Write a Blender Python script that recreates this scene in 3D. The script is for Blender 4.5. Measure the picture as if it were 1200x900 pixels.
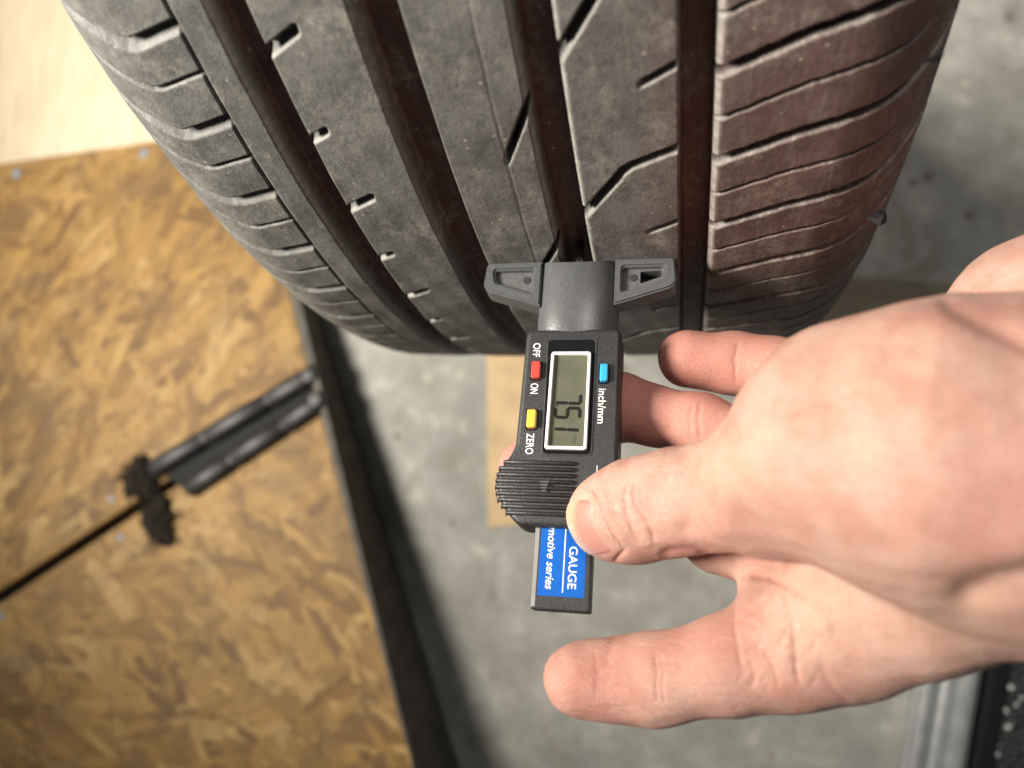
import bpy, math, random
import numpy as np
from mathutils import Matrix, Vector

sc = bpy.context.scene
for o in list(bpy.data.objects): bpy.data.objects.remove(o)
col = sc.collection
random.seed(7); rng = np.random.default_rng(7)

# ------------------------------------------------------------------ camera
# world: origin on the floor below the wheel centre, X along the tyre axis,
# -Y out of the tread that faces the camera, Z up.  All lengths below in mm.
F_PX, RT = 900.0, 320.0
A_ = np.array([0.97589306, -0.003, 0.21822864])          # tyre axis, in camera axes
UP = np.array([-0.2182276, 0.00067085, 0.97589767])
Y_ = np.cross(UP, A_)
CEN = np.array([0.0, 332.825, -348.58])                  # wheel centre, in camera axes
MW = np.array([A_, Y_, UP])                              # camera axes -> world axes
CAM = MW @ (-CEN) + np.array([0, 0, RT])

cam = bpy.data.cameras.new('camera'); camo = bpy.data.objects.new('camera', cam); col.objects.link(camo)
mw = Matrix([[*MW[0], CAM[0]*.001], [*MW[1], CAM[1]*.001], [*MW[2], CAM[2]*.001], [0, 0, 0, 1]])
camo.matrix_world = mw
cam.sensor_width = 36.0; cam.lens = 36.0*F_PX/1200.0
cam.clip_start = 0.005; cam.clip_end = 50
cam.dof.use_dof = True; cam.dof.focus_distance = 0.205; cam.dof.aperture_fstop = 8.0
sc.camera = camo
sc.render.resolution_x, sc.render.resolution_y = 1024, 768

# ------------------------------------------------------------------ light
w = bpy.data.worlds.new('World'); sc.world = w; w.use_nodes = True
w.node_tree.nodes['Background'].inputs[0].default_value = (0.86, 0.93, 1.0, 1)
w.node_tree.nodes['Background'].inputs[1].default_value = 0.07

def area(name, loc, target, size, power, color):
    l = bpy.data.lights.new(name, 'AREA'); l.shape = 'DISK'; l.size = size; l.energy = power; l.color = color
    o = bpy.data.objects.new(name, l); col.objects.link(o)
    o.location = loc
    o.rotation_euler = (Vector(target)-Vector(loc)).to_track_quat('-Z', 'Y').to_euler()
    return o
TG = (0.05, -0.36, 0.40)
sp = bpy.data.lights.new('work_lamp', 'SPOT'); sp.energy = 132; sp.color = (1.0, 0.94, 0.84)
sp.spot_size = math.radians(92); sp.spot_blend = 1.0; sp.shadow_soft_size = 0.16
spo = bpy.data.objects.new('work_lamp', sp); col.objects.link(spo); spo.location = (-0.70, -0.23, 1.00)
spo.rotation_euler = (Vector((-0.17, -0.04, 0.30))-spo.location).to_track_quat('-Z', 'Y').to_euler()
area('ceiling_lamp', (0.75, 0.75, 2.3), (0.1, -0.3, 0.2), 0.7, 17, (1.0, 0.95, 0.88))

sc.view_settings.view_transform = 'Standard'; sc.view_settings.look = 'None'
sc.view_settings.gamma = 1.0; sc.view_settings.use_curve_mapping = False
sc.view_settings.exposure = 0.12
sc.render.engine = 'CYCLES'

# ------------------------------------------------------------------ helpers
def ray(u, v): return np.array([(u-600)/F_PX, -(v-450)/F_PX, -1.0])
def camp(u, v, d): return ray(u, v)*d                    # camera-axes point at depth d
def c2w(p): return np.asarray(p) @ MW.T + CAM
def on_z(u, v, z):                                       # pixel -> world point at height z
    r = MW @ ray(u, v); return CAM + r*((z-CAM[2])/r[2])
def on_plane(u, v, p, n):
    r = MW @ ray(u, v); return CAM + r*(np.dot(np.asarray(p)-CAM, n)/np.dot(r, n))

def tag(o, label=None, cat=None, group=None, kind=None):
    if label: o['label'] = label
    if cat: o['category'] = cat
    if group: o['group'] = group
    if kind: o['kind'] = kind
    return o

def mesh_np(name, V, Fq):
    me = bpy.data.meshes.new(name)
    V = np.asarray(V, dtype=np.float32); Fq = np.asarray(Fq, dtype=np.int32)
    k = Fq.shape[1]
    me.vertices.add(len(V)); me.vertices.foreach_set('co', V.ravel())
    me.loops.add(Fq.size); me.loops.foreach_set('vertex_index', Fq.ravel())
    me.polygons.add(len(Fq))
    me.polygons.foreach_set('loop_start', np.arange(0, Fq.size, k, dtype=np.int32))
    me.polygons.foreach_set('loop_total', np.full(len(Fq), k, dtype=np.int32))
    me.update(calc_edges=True); me.validate()
    return me

def link(name, me, mat, parent=None, smooth=False):
    o = bpy.data.objects.new(name, me); col.objects.link(o)
    if mat: me.materials.append(mat)
    if smooth: me.polygons.foreach_set('use_smooth', np.ones(len(me.polygons), dtype=bool))
    if parent: o.parent = parent
    return o

def obj(name, verts, faces, mat, parent=None, smooth=False, bevel=0, seg=2):
    """verts in mm (local to the parent)"""
    me = bpy.data.meshes.new(name)
    me.from_pydata([tuple(float(c)*.001 for c in v) for v in verts], [], faces)
    import bmesh
    bm = bmesh.new(); bm.from_mesh(me); bmesh.ops.recalc_face_normals(bm, faces=bm.faces)
    if bevel:
        ed = [e for e in bm.edges if len(e.link_faces) == 2 and e.calc_face_angle(0) > 0.5]
        bmesh.ops.bevel(bm, geom=ed, offset=bevel*.001, segments=seg, affect='EDGES', profile=.5, clamp_overlap=True)
    bm.to_mesh(me); bm.free()
    return link(name, me, mat, parent, smooth)

def prism(name, poly, z0, z1, mat, parent=None, bevel=0, seg=2, smooth=False):
    n = len(poly)
    V = [(x, y, z0) for x, y in poly] + [(x, y, z1) for x, y in poly]
    Fs = [list(range(n))[::-1], list(range(n, 2*n))] + [[i, (i+1) % n, n+(i+1) % n, n+i] for i in range(n)]
    return obj(name, V, Fs, mat, parent, smooth, bevel, seg)

def boxm(name, x0, x1, y0, y1, z0, z1, mat, parent=None, bevel=0, seg=2):
    return prism(name, [(x0, y0), (x1, y0), (x1, y1), (x0, y1)], z0, z1, mat, parent, bevel, seg)

def round_poly(poly, r, seg=6):
    out = []; n = len(poly); P = [np.array(p, float) for p in poly]
    rs = r if isinstance(r, (list, tuple)) else [r]*n
    for i in range(n):
        a, b, c = P[i-1], P[i], P[(i+1) % n]
        d1 = (a-b)/np.linalg.norm(a-b); d2 = (c-b)/np.linalg.norm(c-b)
        rr = min(rs[i], .48*np.linalg.norm(a-b), .48*np.linalg.norm(c-b))
        p1, p2 = b+d1*rr, b+d2*rr
        for k in range(seg+1):
            t = k/seg; out.append(tuple((1-t)**2*p1+2*t*(1-t)*b+t*t*p2))
    return out

def empty(name, loc=(0, 0, 0)):
    o = bpy.data.objects.new(name, None); col.objects.link(o); o.location = loc
    o.empty_display_size = .02
    return o

# ------------------------------------------------------------------ materials
class NT:
    def __init__(s, name):
        s.m = bpy.data.materials.new(name); s.m.use_nodes = True
        s.t = s.m.node_tree; s.b = s.t.nodes['Principled BSDF']
    def n(s, typ, **kw):
        x = s.t.nodes.new(typ)
        for k, v in kw.items():
            if k.startswith('i_'):
                key = k[2:]; key = int(key) if key.isdigit() else key.replace('_', ' ')
                x.inputs[key].default_value = v
            else: setattr(x, k, v)
        return x
    def l(s, a, b): s.t.links.new(a, b)
    def coord(s, scale=(1, 1, 1), rot=(0, 0, 0)):
        tc = s.n('ShaderNodeTexCoord'); mp = s.n('ShaderNodeMapping')
        mp.inputs['Scale'].default_value = scale; mp.inputs['Rotation'].default_value = rot
        s.l(tc.outputs['Object'], mp.inputs['Vector']); return mp.outputs[0]
    def noise(s, co, scale, detail=4, rough=.55, dist=0):
        x = s.n('ShaderNodeTexNoise', i_Scale=scale, i_Detail=detail, i_Roughness=rough, i_Distortion=dist)
        s.l(co, x.inputs['Vector']); return x.outputs['Fac']
    def ramp(s, fac, stops):
        x = s.n('ShaderNodeValToRGB'); e = x.color_ramp.elements
        while len(e) < len(stops): e.new(.5)
        for el, (p, c) in zip(e, stops):
            el.position = p; el.color = (*c, 1) if isinstance(c, tuple) else (c, c, c, 1)
        s.l(fac, x.inputs[0]); return x.outputs[0]
    def mix(s, fac, a, b, mode='MIX'):
        x = s.n('ShaderNodeMix', data_type='RGBA', blend_type=mode)
        for sock, v in ((x.inputs[0], fac), (x.inputs[6], a), (x.inputs[7], b)):
            if hasattr(v, 'node'): s.l(v, sock)
            elif isinstance(v, tuple): sock.default_value = (*v, 1)
            else: sock.default_value = v
        return x.outputs[2]
    def math(s, op, a, b=0.0):
        x = s.n('ShaderNodeMath', operation=op)
        for sock, v in ((x.inputs[0], a), (x.inputs[1], b)):
            if hasattr(v, 'node'): s.l(v, sock)
            else: sock.default_value = v
        return x.outputs[0]
    def attr(s, name):
        return s.n('ShaderNodeAttribute', attribute_name=name)
    def bump(s, h, strength, dist):
        x = s.n('ShaderNodeBump', i_Strength=strength, i_Distance=dist); s.l(h, x.inputs['Height'])
        s.l(x.outputs[0], s.b.inputs['Normal']); return x
    def set(s, **kw):
        for k, v in kw.items():
            sock = s.b.inputs[k.replace('_', ' ')]
            if hasattr(v, 'node'): s.l(v, sock)
            elif isinstance(v, tuple): sock.default_value = (*v, 1)
            else: sock.default_value = v
        return s.m

def plain(name, color, rough=.5, metal=0, spec=.5, nscale=0, namp=.0, bscale=0, bdist=0.0):
    t = NT(name); co = t.coord()
    c = color
    if nscale:
        f = t.noise(co, nscale, 5)
        lo = tuple(x*(1-namp) for x in color); hi = tuple(min(1, x*(1+namp)) for x in color)
        c = t.ramp(f, [(.3, lo), (.7, hi)])
    t.set(Base_Color=c, Roughness=rough, Metallic=metal, Specular_IOR_Level=spec)
    if bscale: t.bump(t.noise(co, bscale, 3), .6, bdist)
    return t.m

def mat_rubber():
    t = NT('tyre_rubber'); co = t.coord()
    red_bounce = t.attr('red_bounce').outputs['Fac']               # reddish bounced light painted into grooves and right shoulder
    big = t.noise(co, 28, 6, .6); fine = t.noise(co, 420, 6, .7); mid = t.noise(co, 95, 7, .72); grain = t.noise(co, 1500, 3, .7)
    base = t.ramp(mid, [(.30, (.082, .079, .075)), (.70, (.160, .154, .143))])
    base = t.mix(t.ramp(big, [(.42, 0.), (.66, .60)]), base, (.180, .172, .157))
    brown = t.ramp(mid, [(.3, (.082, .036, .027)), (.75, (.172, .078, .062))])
    base = t.mix(red_bounce, base, brown)
    base = t.mix(t.ramp(fine, [(.36, .38), (.52, 0.)]), base, t.mix(red_bounce, (.045, .043, .041), (.032, .019, .015)))
    base = t.mix(t.ramp(grain, [(.54, 0.), (.72, .28)]), base, t.mix(red_bounce, (.26, .25, .23), (.20, .14, .11)))
    # circumferential scuffs
    co2 = t.coord((22, 2.4, 2.4)); scf = t.noise(co2, 40, 6, .75)
    base = t.mix(t.ramp(scf, [(.52, 0.), (.70, .55)]), base, (.20, .185, .155))
    # tan road dust patches and fine pale specks
    d2 = t.noise(co, 75, 8, .75)
    base = t.mix(t.math('MULTIPLY', t.ramp(d2, [(.50, 0.), (.66, .8)]), t.ramp(fine, [(.42, .15), (.60, 1.)])), base, (.28, .257, .215))
    base = t.mix(t.math('MULTIPLY', t.attr('lit_wear').outputs['Fac'], t.ramp(fine, [(.3, .55), (.6, .95)])), base, (.34, .32, .285))   # light caught on block edges painted pale, mixed with dust and rubbing
    vo = t.n('ShaderNodeTexVoronoi', i_Scale=420); t.l(co, vo.inputs['Vector'])
    sp = t.ramp(vo.outputs['Distance'], [(.10, 1.), (.20, 0.)])
    sepc = t.n('ShaderNodeSeparateColor'); t.l(vo.outputs['Color'], sepc.inputs[0])
    spm = t.math('GREATER_THAN', sepc.outputs[0], .93)
    base = t.mix(t.math('MULTIPLY', t.math('MULTIPLY', sp, spm), .75), base, (.42, .38, .31))
    h = t.math('ADD', t.math('MULTIPLY', fine, .8), t.math('ADD', t.math('MULTIPLY', grain, .35), t.math('MULTIPLY', mid, .7)))
    t.bump(h, .70, .00040)
    t.set(Base_Color=base, Roughness=t.ramp(mid, [(.25, .46), (.75, .70)]), Specular_IOR_Level=.42)
    return t.m

def mat_skin():
    t = NT('skin'); co = t.coord()
    red = t.attr('redness').outputs['Fac']; yel = t.attr('pale').outputs['Fac']
    blotch = t.noise(co, 95, 5, .6); fine = t.noise(co, 900, 4, .6)
    base = t.ramp(blotch, [(.34, (.475, .240, .186)), (.50, (.545, .315, .250)), (.66, (.580, .365, .296))])
    base = t.mix(red, base, (.500, .200, .160))
    base = t.mix(yel, base, (.560, .390, .285))
    base = t.mix(t.ramp(fine, [(.35, .16), (.6, 0.)]), base, (.36, .155, .11))
    vo = t.n('ShaderNodeTexVoronoi', i_Scale=1800, feature='DISTANCE_TO_EDGE'); 
    wq = t.n('ShaderNodeVectorMath', operation='ADD'); nz = t.n('ShaderNodeTexNoise', i_Scale=500.)
    t.l(co, nz.inputs['Vector'])
    sc_ = t.n('ShaderNodeVectorMath', operation='SCALE'); sc_.inputs['Scale'].default_value = .0012
    t.l(nz.outputs['Color'], sc_.inputs[0]); t.l(co, wq.inputs[0]); t.l(sc_.outputs[0], wq.inputs[1])
    t.l(wq.outputs[0], vo.inputs['Vector'])
    cell = t.ramp(vo.outputs['Distance'], [(0., 0.), (.18, 1.)])
    co3 = t.coord((1, 6, 2), (0, 0, .25)); lines = t.noise(co3, 300, 3, .6)
    h = t.math('ADD', t.math('MULTIPLY', cell, .5), t.math('ADD', t.math('MULTIPLY', fine, .5), t.math('MULTIPLY', lines, 1.0)))
    t.bump(h, .65, .00024)
    t.set(Base_Color=base, Roughness=t.ramp(fine, [(.3, .46), (.7, .58)]), Specular_IOR_Level=.38,
          Subsurface_Weight=.30, Subsurface_Scale=.0030)
    t.b.inputs['Subsurface Radius'].default_value = (1.0, .35, .18)
    return t.m

def mat_nail():
    t = NT('nail_plate'); co = t.coord()
    a = t.attr('nail_v').outputs['Fac']; u = t.attr('nail_u').outputs['Fac']
    n = t.noise(co, 160, 4)
    base = t.ramp(a, [(.0, (.62, .47, .41)), (.17, (.58, .40, .34)), (.28, (.47, .215, .175)), (.64, (.455, .215, .165)), (.80, (.50, .35, .235)), (1., (.52, .39, .265))])
    wv = t.n('ShaderNodeMath', operation='SINE'); t.l(t.math('ADD', t.math('MULTIPLY', u, 120.), t.math('MULTIPLY', n, 5.)), wv.inputs[0])
    t.bump(wv.outputs[0], .22, .00006)
    t.set(Base_Color=base, Roughness=.33, Specular_IOR_Level=.5, Subsurface_Weight=.15, Subsurface_Scale=.0015)
    t.b.inputs['Subsurface Radius'].default_value = (1.0, .4, .25)
    return t.m

def mat_concrete():
    t = NT('concrete'); co = t.coord()
    a = t.noise(co, 5.5, 8, .62); b = t.noise(co, 34, 8, .7); f = t.noise(co, 330, 4, .7)
    base = t.ramp(a, [(.30, (.175, .172, .152)), (.52, (.270, .264, .238)), (.72, (.350, .342, .308))])
    base = t.mix(t.ramp(b, [(.38, .6), (.56, 0.)]), base, (.17, .165, .145))
    base = t.mix(t.ramp(b, [(.56, 0.), (.72, .7)]), base, (.46, .445, .385))
    vo = t.n('ShaderNodeTexVoronoi', i_Scale=34.); t.l(co, vo.inputs['Vector'])
    sp = t.ramp(t.math('ADD', vo.outputs['Distance'], t.math('MULTIPLY', b, .22)), [(.20, 1.), (.29, 0.)])
    sepc = t.n('ShaderNodeSeparateColor'); t.l(vo.outputs['Color'], sepc.inputs[0])
    m1 = t.math('MULTIPLY', sp, t.math('GREATER_THAN', sepc.outputs[0], .62))
    spc = t.ramp(sepc.outputs[1], [(.45, (.13, .115, .09)), (.55, (.34, .315, .25))])
    base = t.mix(t.math('MULTIPLY', m1, .85), base, spc)
    st = t.noise(co, 16, 7, .68, .8)
    base = t.mix(t.ramp(st, [(.54, 0.), (.66, .65)]), base, (.15, .135, .105))
    t.bump(t.math('ADD', b, t.math('MULTIPLY', f, .4)), .5, .0012)
    t.set(Base_Color=base, Roughness=.72, Specular_IOR_Level=.35)
    return t.m

def mat_strand():
    t = NT('wood_strand'); co = t.coord()
    c = t.attr('tone'); n = t.noise(co, 45, 5, .7); g = t.attr('grain').outputs['Fac']
    gr = t.noise(t.coord((1, 1, 1)), 260, 4, .7)
    big = t.noise(co, 8, 7, .68, 1.8)
    base = t.mix(t.ramp(big, [(.48, .0), (.62, .75)]), c.outputs['Color'], (.100, .058, .025))
    base = t.mix(t.ramp(n, [(.50, .0), (.78, .30)]), base, (.17, .10, .038))
    base = t.mix(t.math('MULTIPLY', t.math('SUBTRACT', 1.0, gr), .35), base, (.17, .10, .036))
    t.bump(gr, .4, .0006)
    t.set(Base_Color=base, Roughness=.62, Specular_IOR_Level=.3)
    return t.m

def mat_osb_base():
    t = NT('osb_core'); co = t.coord()
    n = t.noise(co, 24, 8, .7, 1.2); n2 = t.noise(co, 110, 6, .7)
    base = t.ramp(n, [(.3, (.15, .082, .028)), (.55, (.24, .14, .048)), (.75, (.31, .195, .072))])
    base = t.mix(t.ramp(n2, [(.3, .5), (.5, 0.)]), base, (.17, .095, .035))
    t.bump(n2, .6, .0015)
    t.set(Base_Color=base, Roughness=.7, Specular_IOR_Level=.3)
    return t.m

def mat_plywood():
    t = NT('pale_plywood'); co = t.coord((9, 1.0, 1), (0, 0, -.15))
    n = t.noise(co, 16, 7, .65, .6); n2 = t.noise(t.coord(), 9, 4)
    base = t.ramp(n, [(.3, (.38, .305, .205)), (.55, (.48, .40, .285)), (.75, (.54, .465, .345))])
    base = t.mix(t.ramp(n2, [(.4, .0), (.7, .4)]), base, (.55, .48, .36))
    t.bump(n, .4, .0006); t.set(Base_Color=base, Roughness=.55, Specular_IOR_Level=.35)
    return t.m

def mat_speckle():
    t = NT('black_granulate'); co = t.coord()
    vo = t.n('ShaderNodeTexVoronoi', i_Scale=330.); t.l(co, vo.inputs['Vector'])
    sepc = t.n('ShaderNodeSeparateColor'); t.l(vo.outputs['Color'], sepc.inputs[0])
    s = t.math('GREATER_THAN', sepc.outputs[0], .955)
    base = t.mix(s, (.008, .008, .009), (.42, .43, .43))
    t.bump(vo.outputs['Distance'], .9, .003); t.set(Base_Color=base, Roughness=.5)
    return t.m

M = dict(
    rubber=mat_rubber(), skin=mat_skin(), nail=mat_nail(), floor=mat_concrete(),
    strand=mat_strand(), osb=mat_osb_base(), ply=mat_plywood(), speckle=mat_speckle(),
    grey=plain('grey_plastic', (.085, .087, .089), .27, 0, .5, 900, .12, 2600, .00012),
    recess=plain('moulded_grey_plastic', (.095, .095, .095), .42, 0, .45, 700, .15, 2200, .00015),
    black=plain('black_plastic', (.030, .030, .031), .44, 0, .5, 1800, .45, 2400, .00018),
    gloss=plain('glossy_black', (.008, .008, .009), .16, 0, .5, 300, .1),
    white=plain('white_print', (.80, .80, .78), .5, 0, .4, 2500, .06),
    frame=plain('white_bezel', (.74, .74, .72), .35, 0, .4, 900, .05),
    lcd=plain('lcd_glass', (.112, .113, .080), .18, 0, .5, 160, .10),
    ink=plain('lcd_segment', (.010, .011, .010), .4, 0, .3),
    faint=plain('lcd_faint_segment', (.07, .072, .045), .4, 0, .3),
    red=plain('red_button', (.56, .060, .045), .35, 0, .5, 800, .08),
    blue=plain('blue_button', (.035, .36, .66), .35, 0, .5, 800, .08),
    yellow=plain('yellow_button', (.80, .48, .06), .35, 0, .5, 800, .08),
    label=plain('blue_label', (.004, .105, .47), .33, 0, .5, 500, .06),
    steel=plain('probe_steel', (.62, .62, .60), .28, 1),
    alu=plain('aluminium', (.62, .63, .62), .34, .85, .5, 60, .15, 300, .0003),
    iron=plain('black_iron', (.013, .012, .012), .50, .0, .5, 120, .35, 200, .0008),
    blackedge=plain('black_edge', (.014, .013, .012), .6, 0, .4, 70, .3, 240, .0008),
    fibre=plain('dark_fibre', (.014, .010, .007), .9, 0, .2, 300, .5),
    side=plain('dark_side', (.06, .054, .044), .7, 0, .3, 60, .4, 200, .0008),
    soot=plain('sooty_black', (.007, .007, .007), .7, 0, .2, 200, .3),
    zinc2=plain('bare_slider_edge', (.33, .33, .32), .4, .3, .5, 500, .1),
    zinc=plain('zinc_screw', (.20, .215, .235), .6, .2, .5, 200, .2),
    card=plain('cardboard', (.40, .29, .165), .75, 0, .25, 40, .14, 200, .0006),
    mat=plain('brown_mat', (.165, .135, .095), .8, 0, .25, 45, .25, 240, .001),
)

# ------------------------------------------------------------------ floor
g = obj('floor', [(-1500, -1500, 0), (1500, -1500, 0), (1500, 1500, 0), (-1500, 1500, 0)], [[0, 1, 2, 3]], M['floor'])
tag(g, 'grey stained concrete floor under the tyre', kind='structure')

# ------------------------------------------------------------------ tyre
SC = 34.0                                                # lateral centre of the tread
X0, RS = 72.0, 27.0                                      # shoulder arc start and radius
tyre = tag(empty('car_tyre'), 'worn dark rubber car tyre standing upright with four wide tread grooves', 'tyre')

def profile(q):
    """tread profile: q = lateral arc coordinate -> s, r and outward normal"""
    x = q-SC; ax = np.abs(x); sg = np.sign(x)
    X0 = np.where(x < 0, 77.5, 73.5)
    ang = np.clip((ax-X0)/RS, 0, None)
    s_ = np.where(ax <= X0, ax, X0+RS*np.sin(ang)); r = 320-.00018*np.minimum(ax, X0)**2
    r = np.where(ax <= X0, r, r-RS*(1-np.cos(ang)))
    ns = np.where(ax <= X0, 0, np.sin(ang)); nr = np.where(ax <= X0, 1, np.cos(ang))
    return SC+sg*s_, r, sg*ns, nr

PER = 2*math.pi*320/82
def depth_map(q, t):
    Q, T = q[None, :], t[:, None]
    D = np.zeros((len(t), len(q)), np.float32)
    def ring(e0, e1, dep, rl=1.1, rr=1.1, chr_=0, chl=0):
        a = np.clip((Q-e0)/rl, 0, 1); b = np.clip((e1-Q)/rr, 0, 1)
        d = dep*np.minimum(a, b)
        if chr_: d = np.maximum(d, 1.3*np.clip((e1+chr_-Q)/chr_, 0, 1)*(Q > e0+2))
        if chl: d = np.maximum(d, 1.0*np.clip((Q-e0+chl)/chl, 0, 1)*(Q < e1-2))
        np.maximum(D, d.astype(np.float32), out=D)
    ring(-22.5, -12.7, 7.6); ring(8.8, 20.2, 7.6); ring(42.2, 51.4, 7.6, chr_=.7); ring(75.7, 83.7, 7.6, .8, .8, chr_=1.2)
    ring(-31.6, -30.6, 1.6, .3, .3)
    ring(34.6, 35.2, .30, .3, .3)
    def sipe(qs, ts, per, wu, wl, ru, rl, dep, e0=.5, e1=.5, wob=0.):
        m = (q >= qs[0]-.3) & (q <= qs[-1]+.3)
        qq = q[m]; tl = np.interp(qq, qs, ts)
        sl = np.gradient(tl, qq); ca = 1/np.sqrt(1+sl*sl)
        if wob: tl = tl+wob*np.sin(qq*1.3)
        dl = ((t[:, None]-tl[None, :]+per/2) % per - per/2)*ca[None, :]
        pr = np.minimum(np.clip((wu-dl)/ru, 0, 1), np.clip((dl+wl)/rl, 0, 1))
        en = np.minimum(np.clip((qq-qs[0]+.3)/e0, 0, 1), np.clip((qs[-1]+.3-qq)/e1, 0, 1))
        D[:, m] = np.maximum(D[:, m], (dep*pr*en[None, :]).astype(np.float32))
    P2 = 2*PER
    # left shoulder: wide sloping slots alternating with thin sipes
    LQ = [-82, -62, -56, -50, -46.5, -44, -31]; LT = np.array([12., 4.4, 1.2, -1.8, -3.2, -3.3, 0])
    sipe(LQ, LT+183.6, PER, .45, 3.0, .4, 2.6, 2.7, e0=34, e1=.3)
    sipe(LQ, LT+171.4, PER, .28, 1.0, .3, .8, 1.5, e0=34, e1=.3)
    # short notches on the inner edge of the second rib
    sipe([-15, -12.7, -3.8], [198.2, 199.5, 204.0], P2, .9, 1.9, .5, 1.3, 4.5, e0=.1, e1=.9)
    sipe([-15, -12.7, -7.4], [174.2, 175.3, 177.8], P2, .8, 1.7, .5, 1.2, 4.0, e0=.1, e1=.9)
    # diagonal slit in the third rib
    sipe([34.6, 43.2], [164.4, 181.6], P2, .9, 1.1, .4, .6, 5.5, e0=1.6, e1=.1)
    # long kinked sipes and short cuts in the fourth rib
    sipe([50.5, 52.9, 62.4, 64.6, 76.6], [142.5, 145.9, 159.0, 160.8, 165.9], P2, 1.0, 1.7, .4, 1.0, 5.0, .1, .1)
    sipe([67.4, 76.6], [183.6, 188.3], P2, .8, 1.2, .4, .7, 3.2, e0=2.0, e1=.1)
    # right shoulder
    RQ = [82, 85, 101, 112, 122, 127, 134, 142]; RTs = np.array([-1.2, 0, 6.6, 9.8, 12.0, 14.5, 19, 24])
    sipe(RQ, RTs+160.6, PER, 1.05, 1.8, .4, 1.2, 5.0, .1, 5, wob=.12)
    sipe(RQ[:6], RTs[:6]+148.6, PER, .38, .75, .3, .5, 2.4, .1, 4, wob=.10)
    return D

def tread():
    qmax = X0+RS*1.28
    q = np.concatenate([np.arange(SC-qmax-5.5, -40, .5), np.arange(-40, 90, .40), np.arange(90, SC+qmax, .5)])
    t = np.concatenate([np.arange(-60, -10, 1.0), np.arange(-10, 222, .36), np.arange(222, 420, .9), np.arange(420, 1950.6, 6.0)])
    D = depth_map(q, t)
    # slight moulding waviness and worn edges
    Qg, Tg = q[None, :], t[:, None]
    wav = .10*np.sin(Tg*.11+Qg*.05)+.07*np.sin(Tg*.31-Qg*.23+1.3)+.05*np.sin(Qg*.7+Tg*.17)
    s, r, ns, nr = profile(q)
    dd = D+wav*(D < .4)
    X = s[None, :]-ns[None, :]*dd; Rr = r[None, :]-nr[None, :]*dd
    th = (t/320)[:, None]
    V = np.stack([np.broadcast_to(X, dd.shape), -Rr*np.cos(th), RT+Rr*np.sin(th)], -1)*.001
    nT, nQ = dd.shape
    red_bounce = np.clip((D-4.6)/1.5, 0, 1)
    sh = np.clip((Qg-60)/34, 0, 1)*.70+0*Tg  # painted red bounce grows across the right shoulder
    red_bounce = np.clip(np.maximum(red_bounce*.95, sh), 0, 1)
    lit_wear = np.clip((D-.12)/.3, 0, 1)*np.clip((1.9-D)/.6, 0, 1)*(.75+.25*np.sin(Tg*1.7+Qg)*np.sin(Tg*.63))*(Qg > -26)  # mask for edges painted as lit, with some dust and rubbing
    cuts = [0]
    for e in (-21.0, -14.2, 10.3, 18.7, 43.7, 50.0, 77.3, 81.8): cuts.append(int(np.argmin(abs(q-e))))
    cuts.append(nQ-1)
    for k in range(len(cuts)-1):
        a, b = cuts[k], cuts[k+1]; w_ = b-a+1
        Vk = V[:, a:b+1].reshape(-1, 3)
        idx = np.arange(nT*w_).reshape(nT, w_)
        nxt = np.roll(idx, -1, axis=0)
        Fq = np.stack([idx[:, :-1], idx[:, 1:], nxt[:, 1:], nxt[:, :-1]], -1).reshape(-1, 4)
        nm = 'tread_rib' if k % 2 == 0 else 'tread_groove'
        me = mesh_np(nm, Vk, Fq)
        at = me.attributes.new('red_bounce', 'FLOAT', 'POINT'); at.data.foreach_set('value', red_bounce[:, a:b+1].astype(np.float32).ravel())
        at = me.attributes.new('lit_wear', 'FLOAT', 'POINT'); at.data.foreach_set('value', lit_wear[:, a:b+1].astype(np.float32).ravel())
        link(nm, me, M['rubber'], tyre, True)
    return q[0], q[-1]
qa, qb = tread()

def sidewall(q_end):
    s, r, ns, nr = profile(np.array([q_end])); s, r = float(s[0]), float(r[0]); sg = np.sign(s-SC)
    prof = [(s, r)]
    for k in range(1, 25):
        t = k/24; rr = r-(r-212)*t
        bulge = 9*math.sin(math.pi*min(1, t*1.15)*.9)-16*t*t*t
        prof.append((s+sg*bulge + (sg*.5*math.sin(t*50) if .1 < t < .35 else 0), rr))
    prof += [(SC+sg*82, 208), (SC+sg*78, 212), (SC+sg*80, 240), (SC+sg*86, 280), (SC+sg*78, 303), (SC, 306)]
    n = 240; V = []; Fs = []
    for i in range(n):
        a = 2*math.pi*i/n
        for (x, rr) in prof: V.append((x, -rr*math.cos(a), RT+rr*math.sin(a)))
    m = len(prof)
    for i in range(n):
        for j in range(m-1): Fs.append([i*m+j, ((i+1) % n)*m+j, ((i+1) % n)*m+j+1, i*m+j+1])
    me = mesh_np('sidewall', np.array(V)*.001, Fs)
    link('sidewall', me, M['rubber'], tyre, True)
sidewall(qa); sidewall(qb)

def flake(u, v, d, size, seed):
    r = random.Random(seed); P = c2w(camp(u, v, d)); V = []
    n = 7
    for i in range(n):
        a = 2*math.pi*i/n; rr = size*r.uniform(.5, 1.1)
        V.append((P[0]+rr*math.cos(a)*.8, P[1]+rr*math.sin(a), P[2]+r.uniform(-1, 1)))
    V += [(P[0]-3, P[1]+r.uniform(-1, 1), P[2]-2.5), (P[0]+.3, P[1], P[2]+1.2)]
    Fs = [[i, (i+1) % n, n] for i in range(n)]+[[(i+1) % n, i, n+1] for i in range(n)]
    obj('rubber_flake', V, Fs, M['soot'], tyre)
flake(1033, 253, 184, 2.2, 3); flake(1101, 66, 147, .8, 5)

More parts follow.
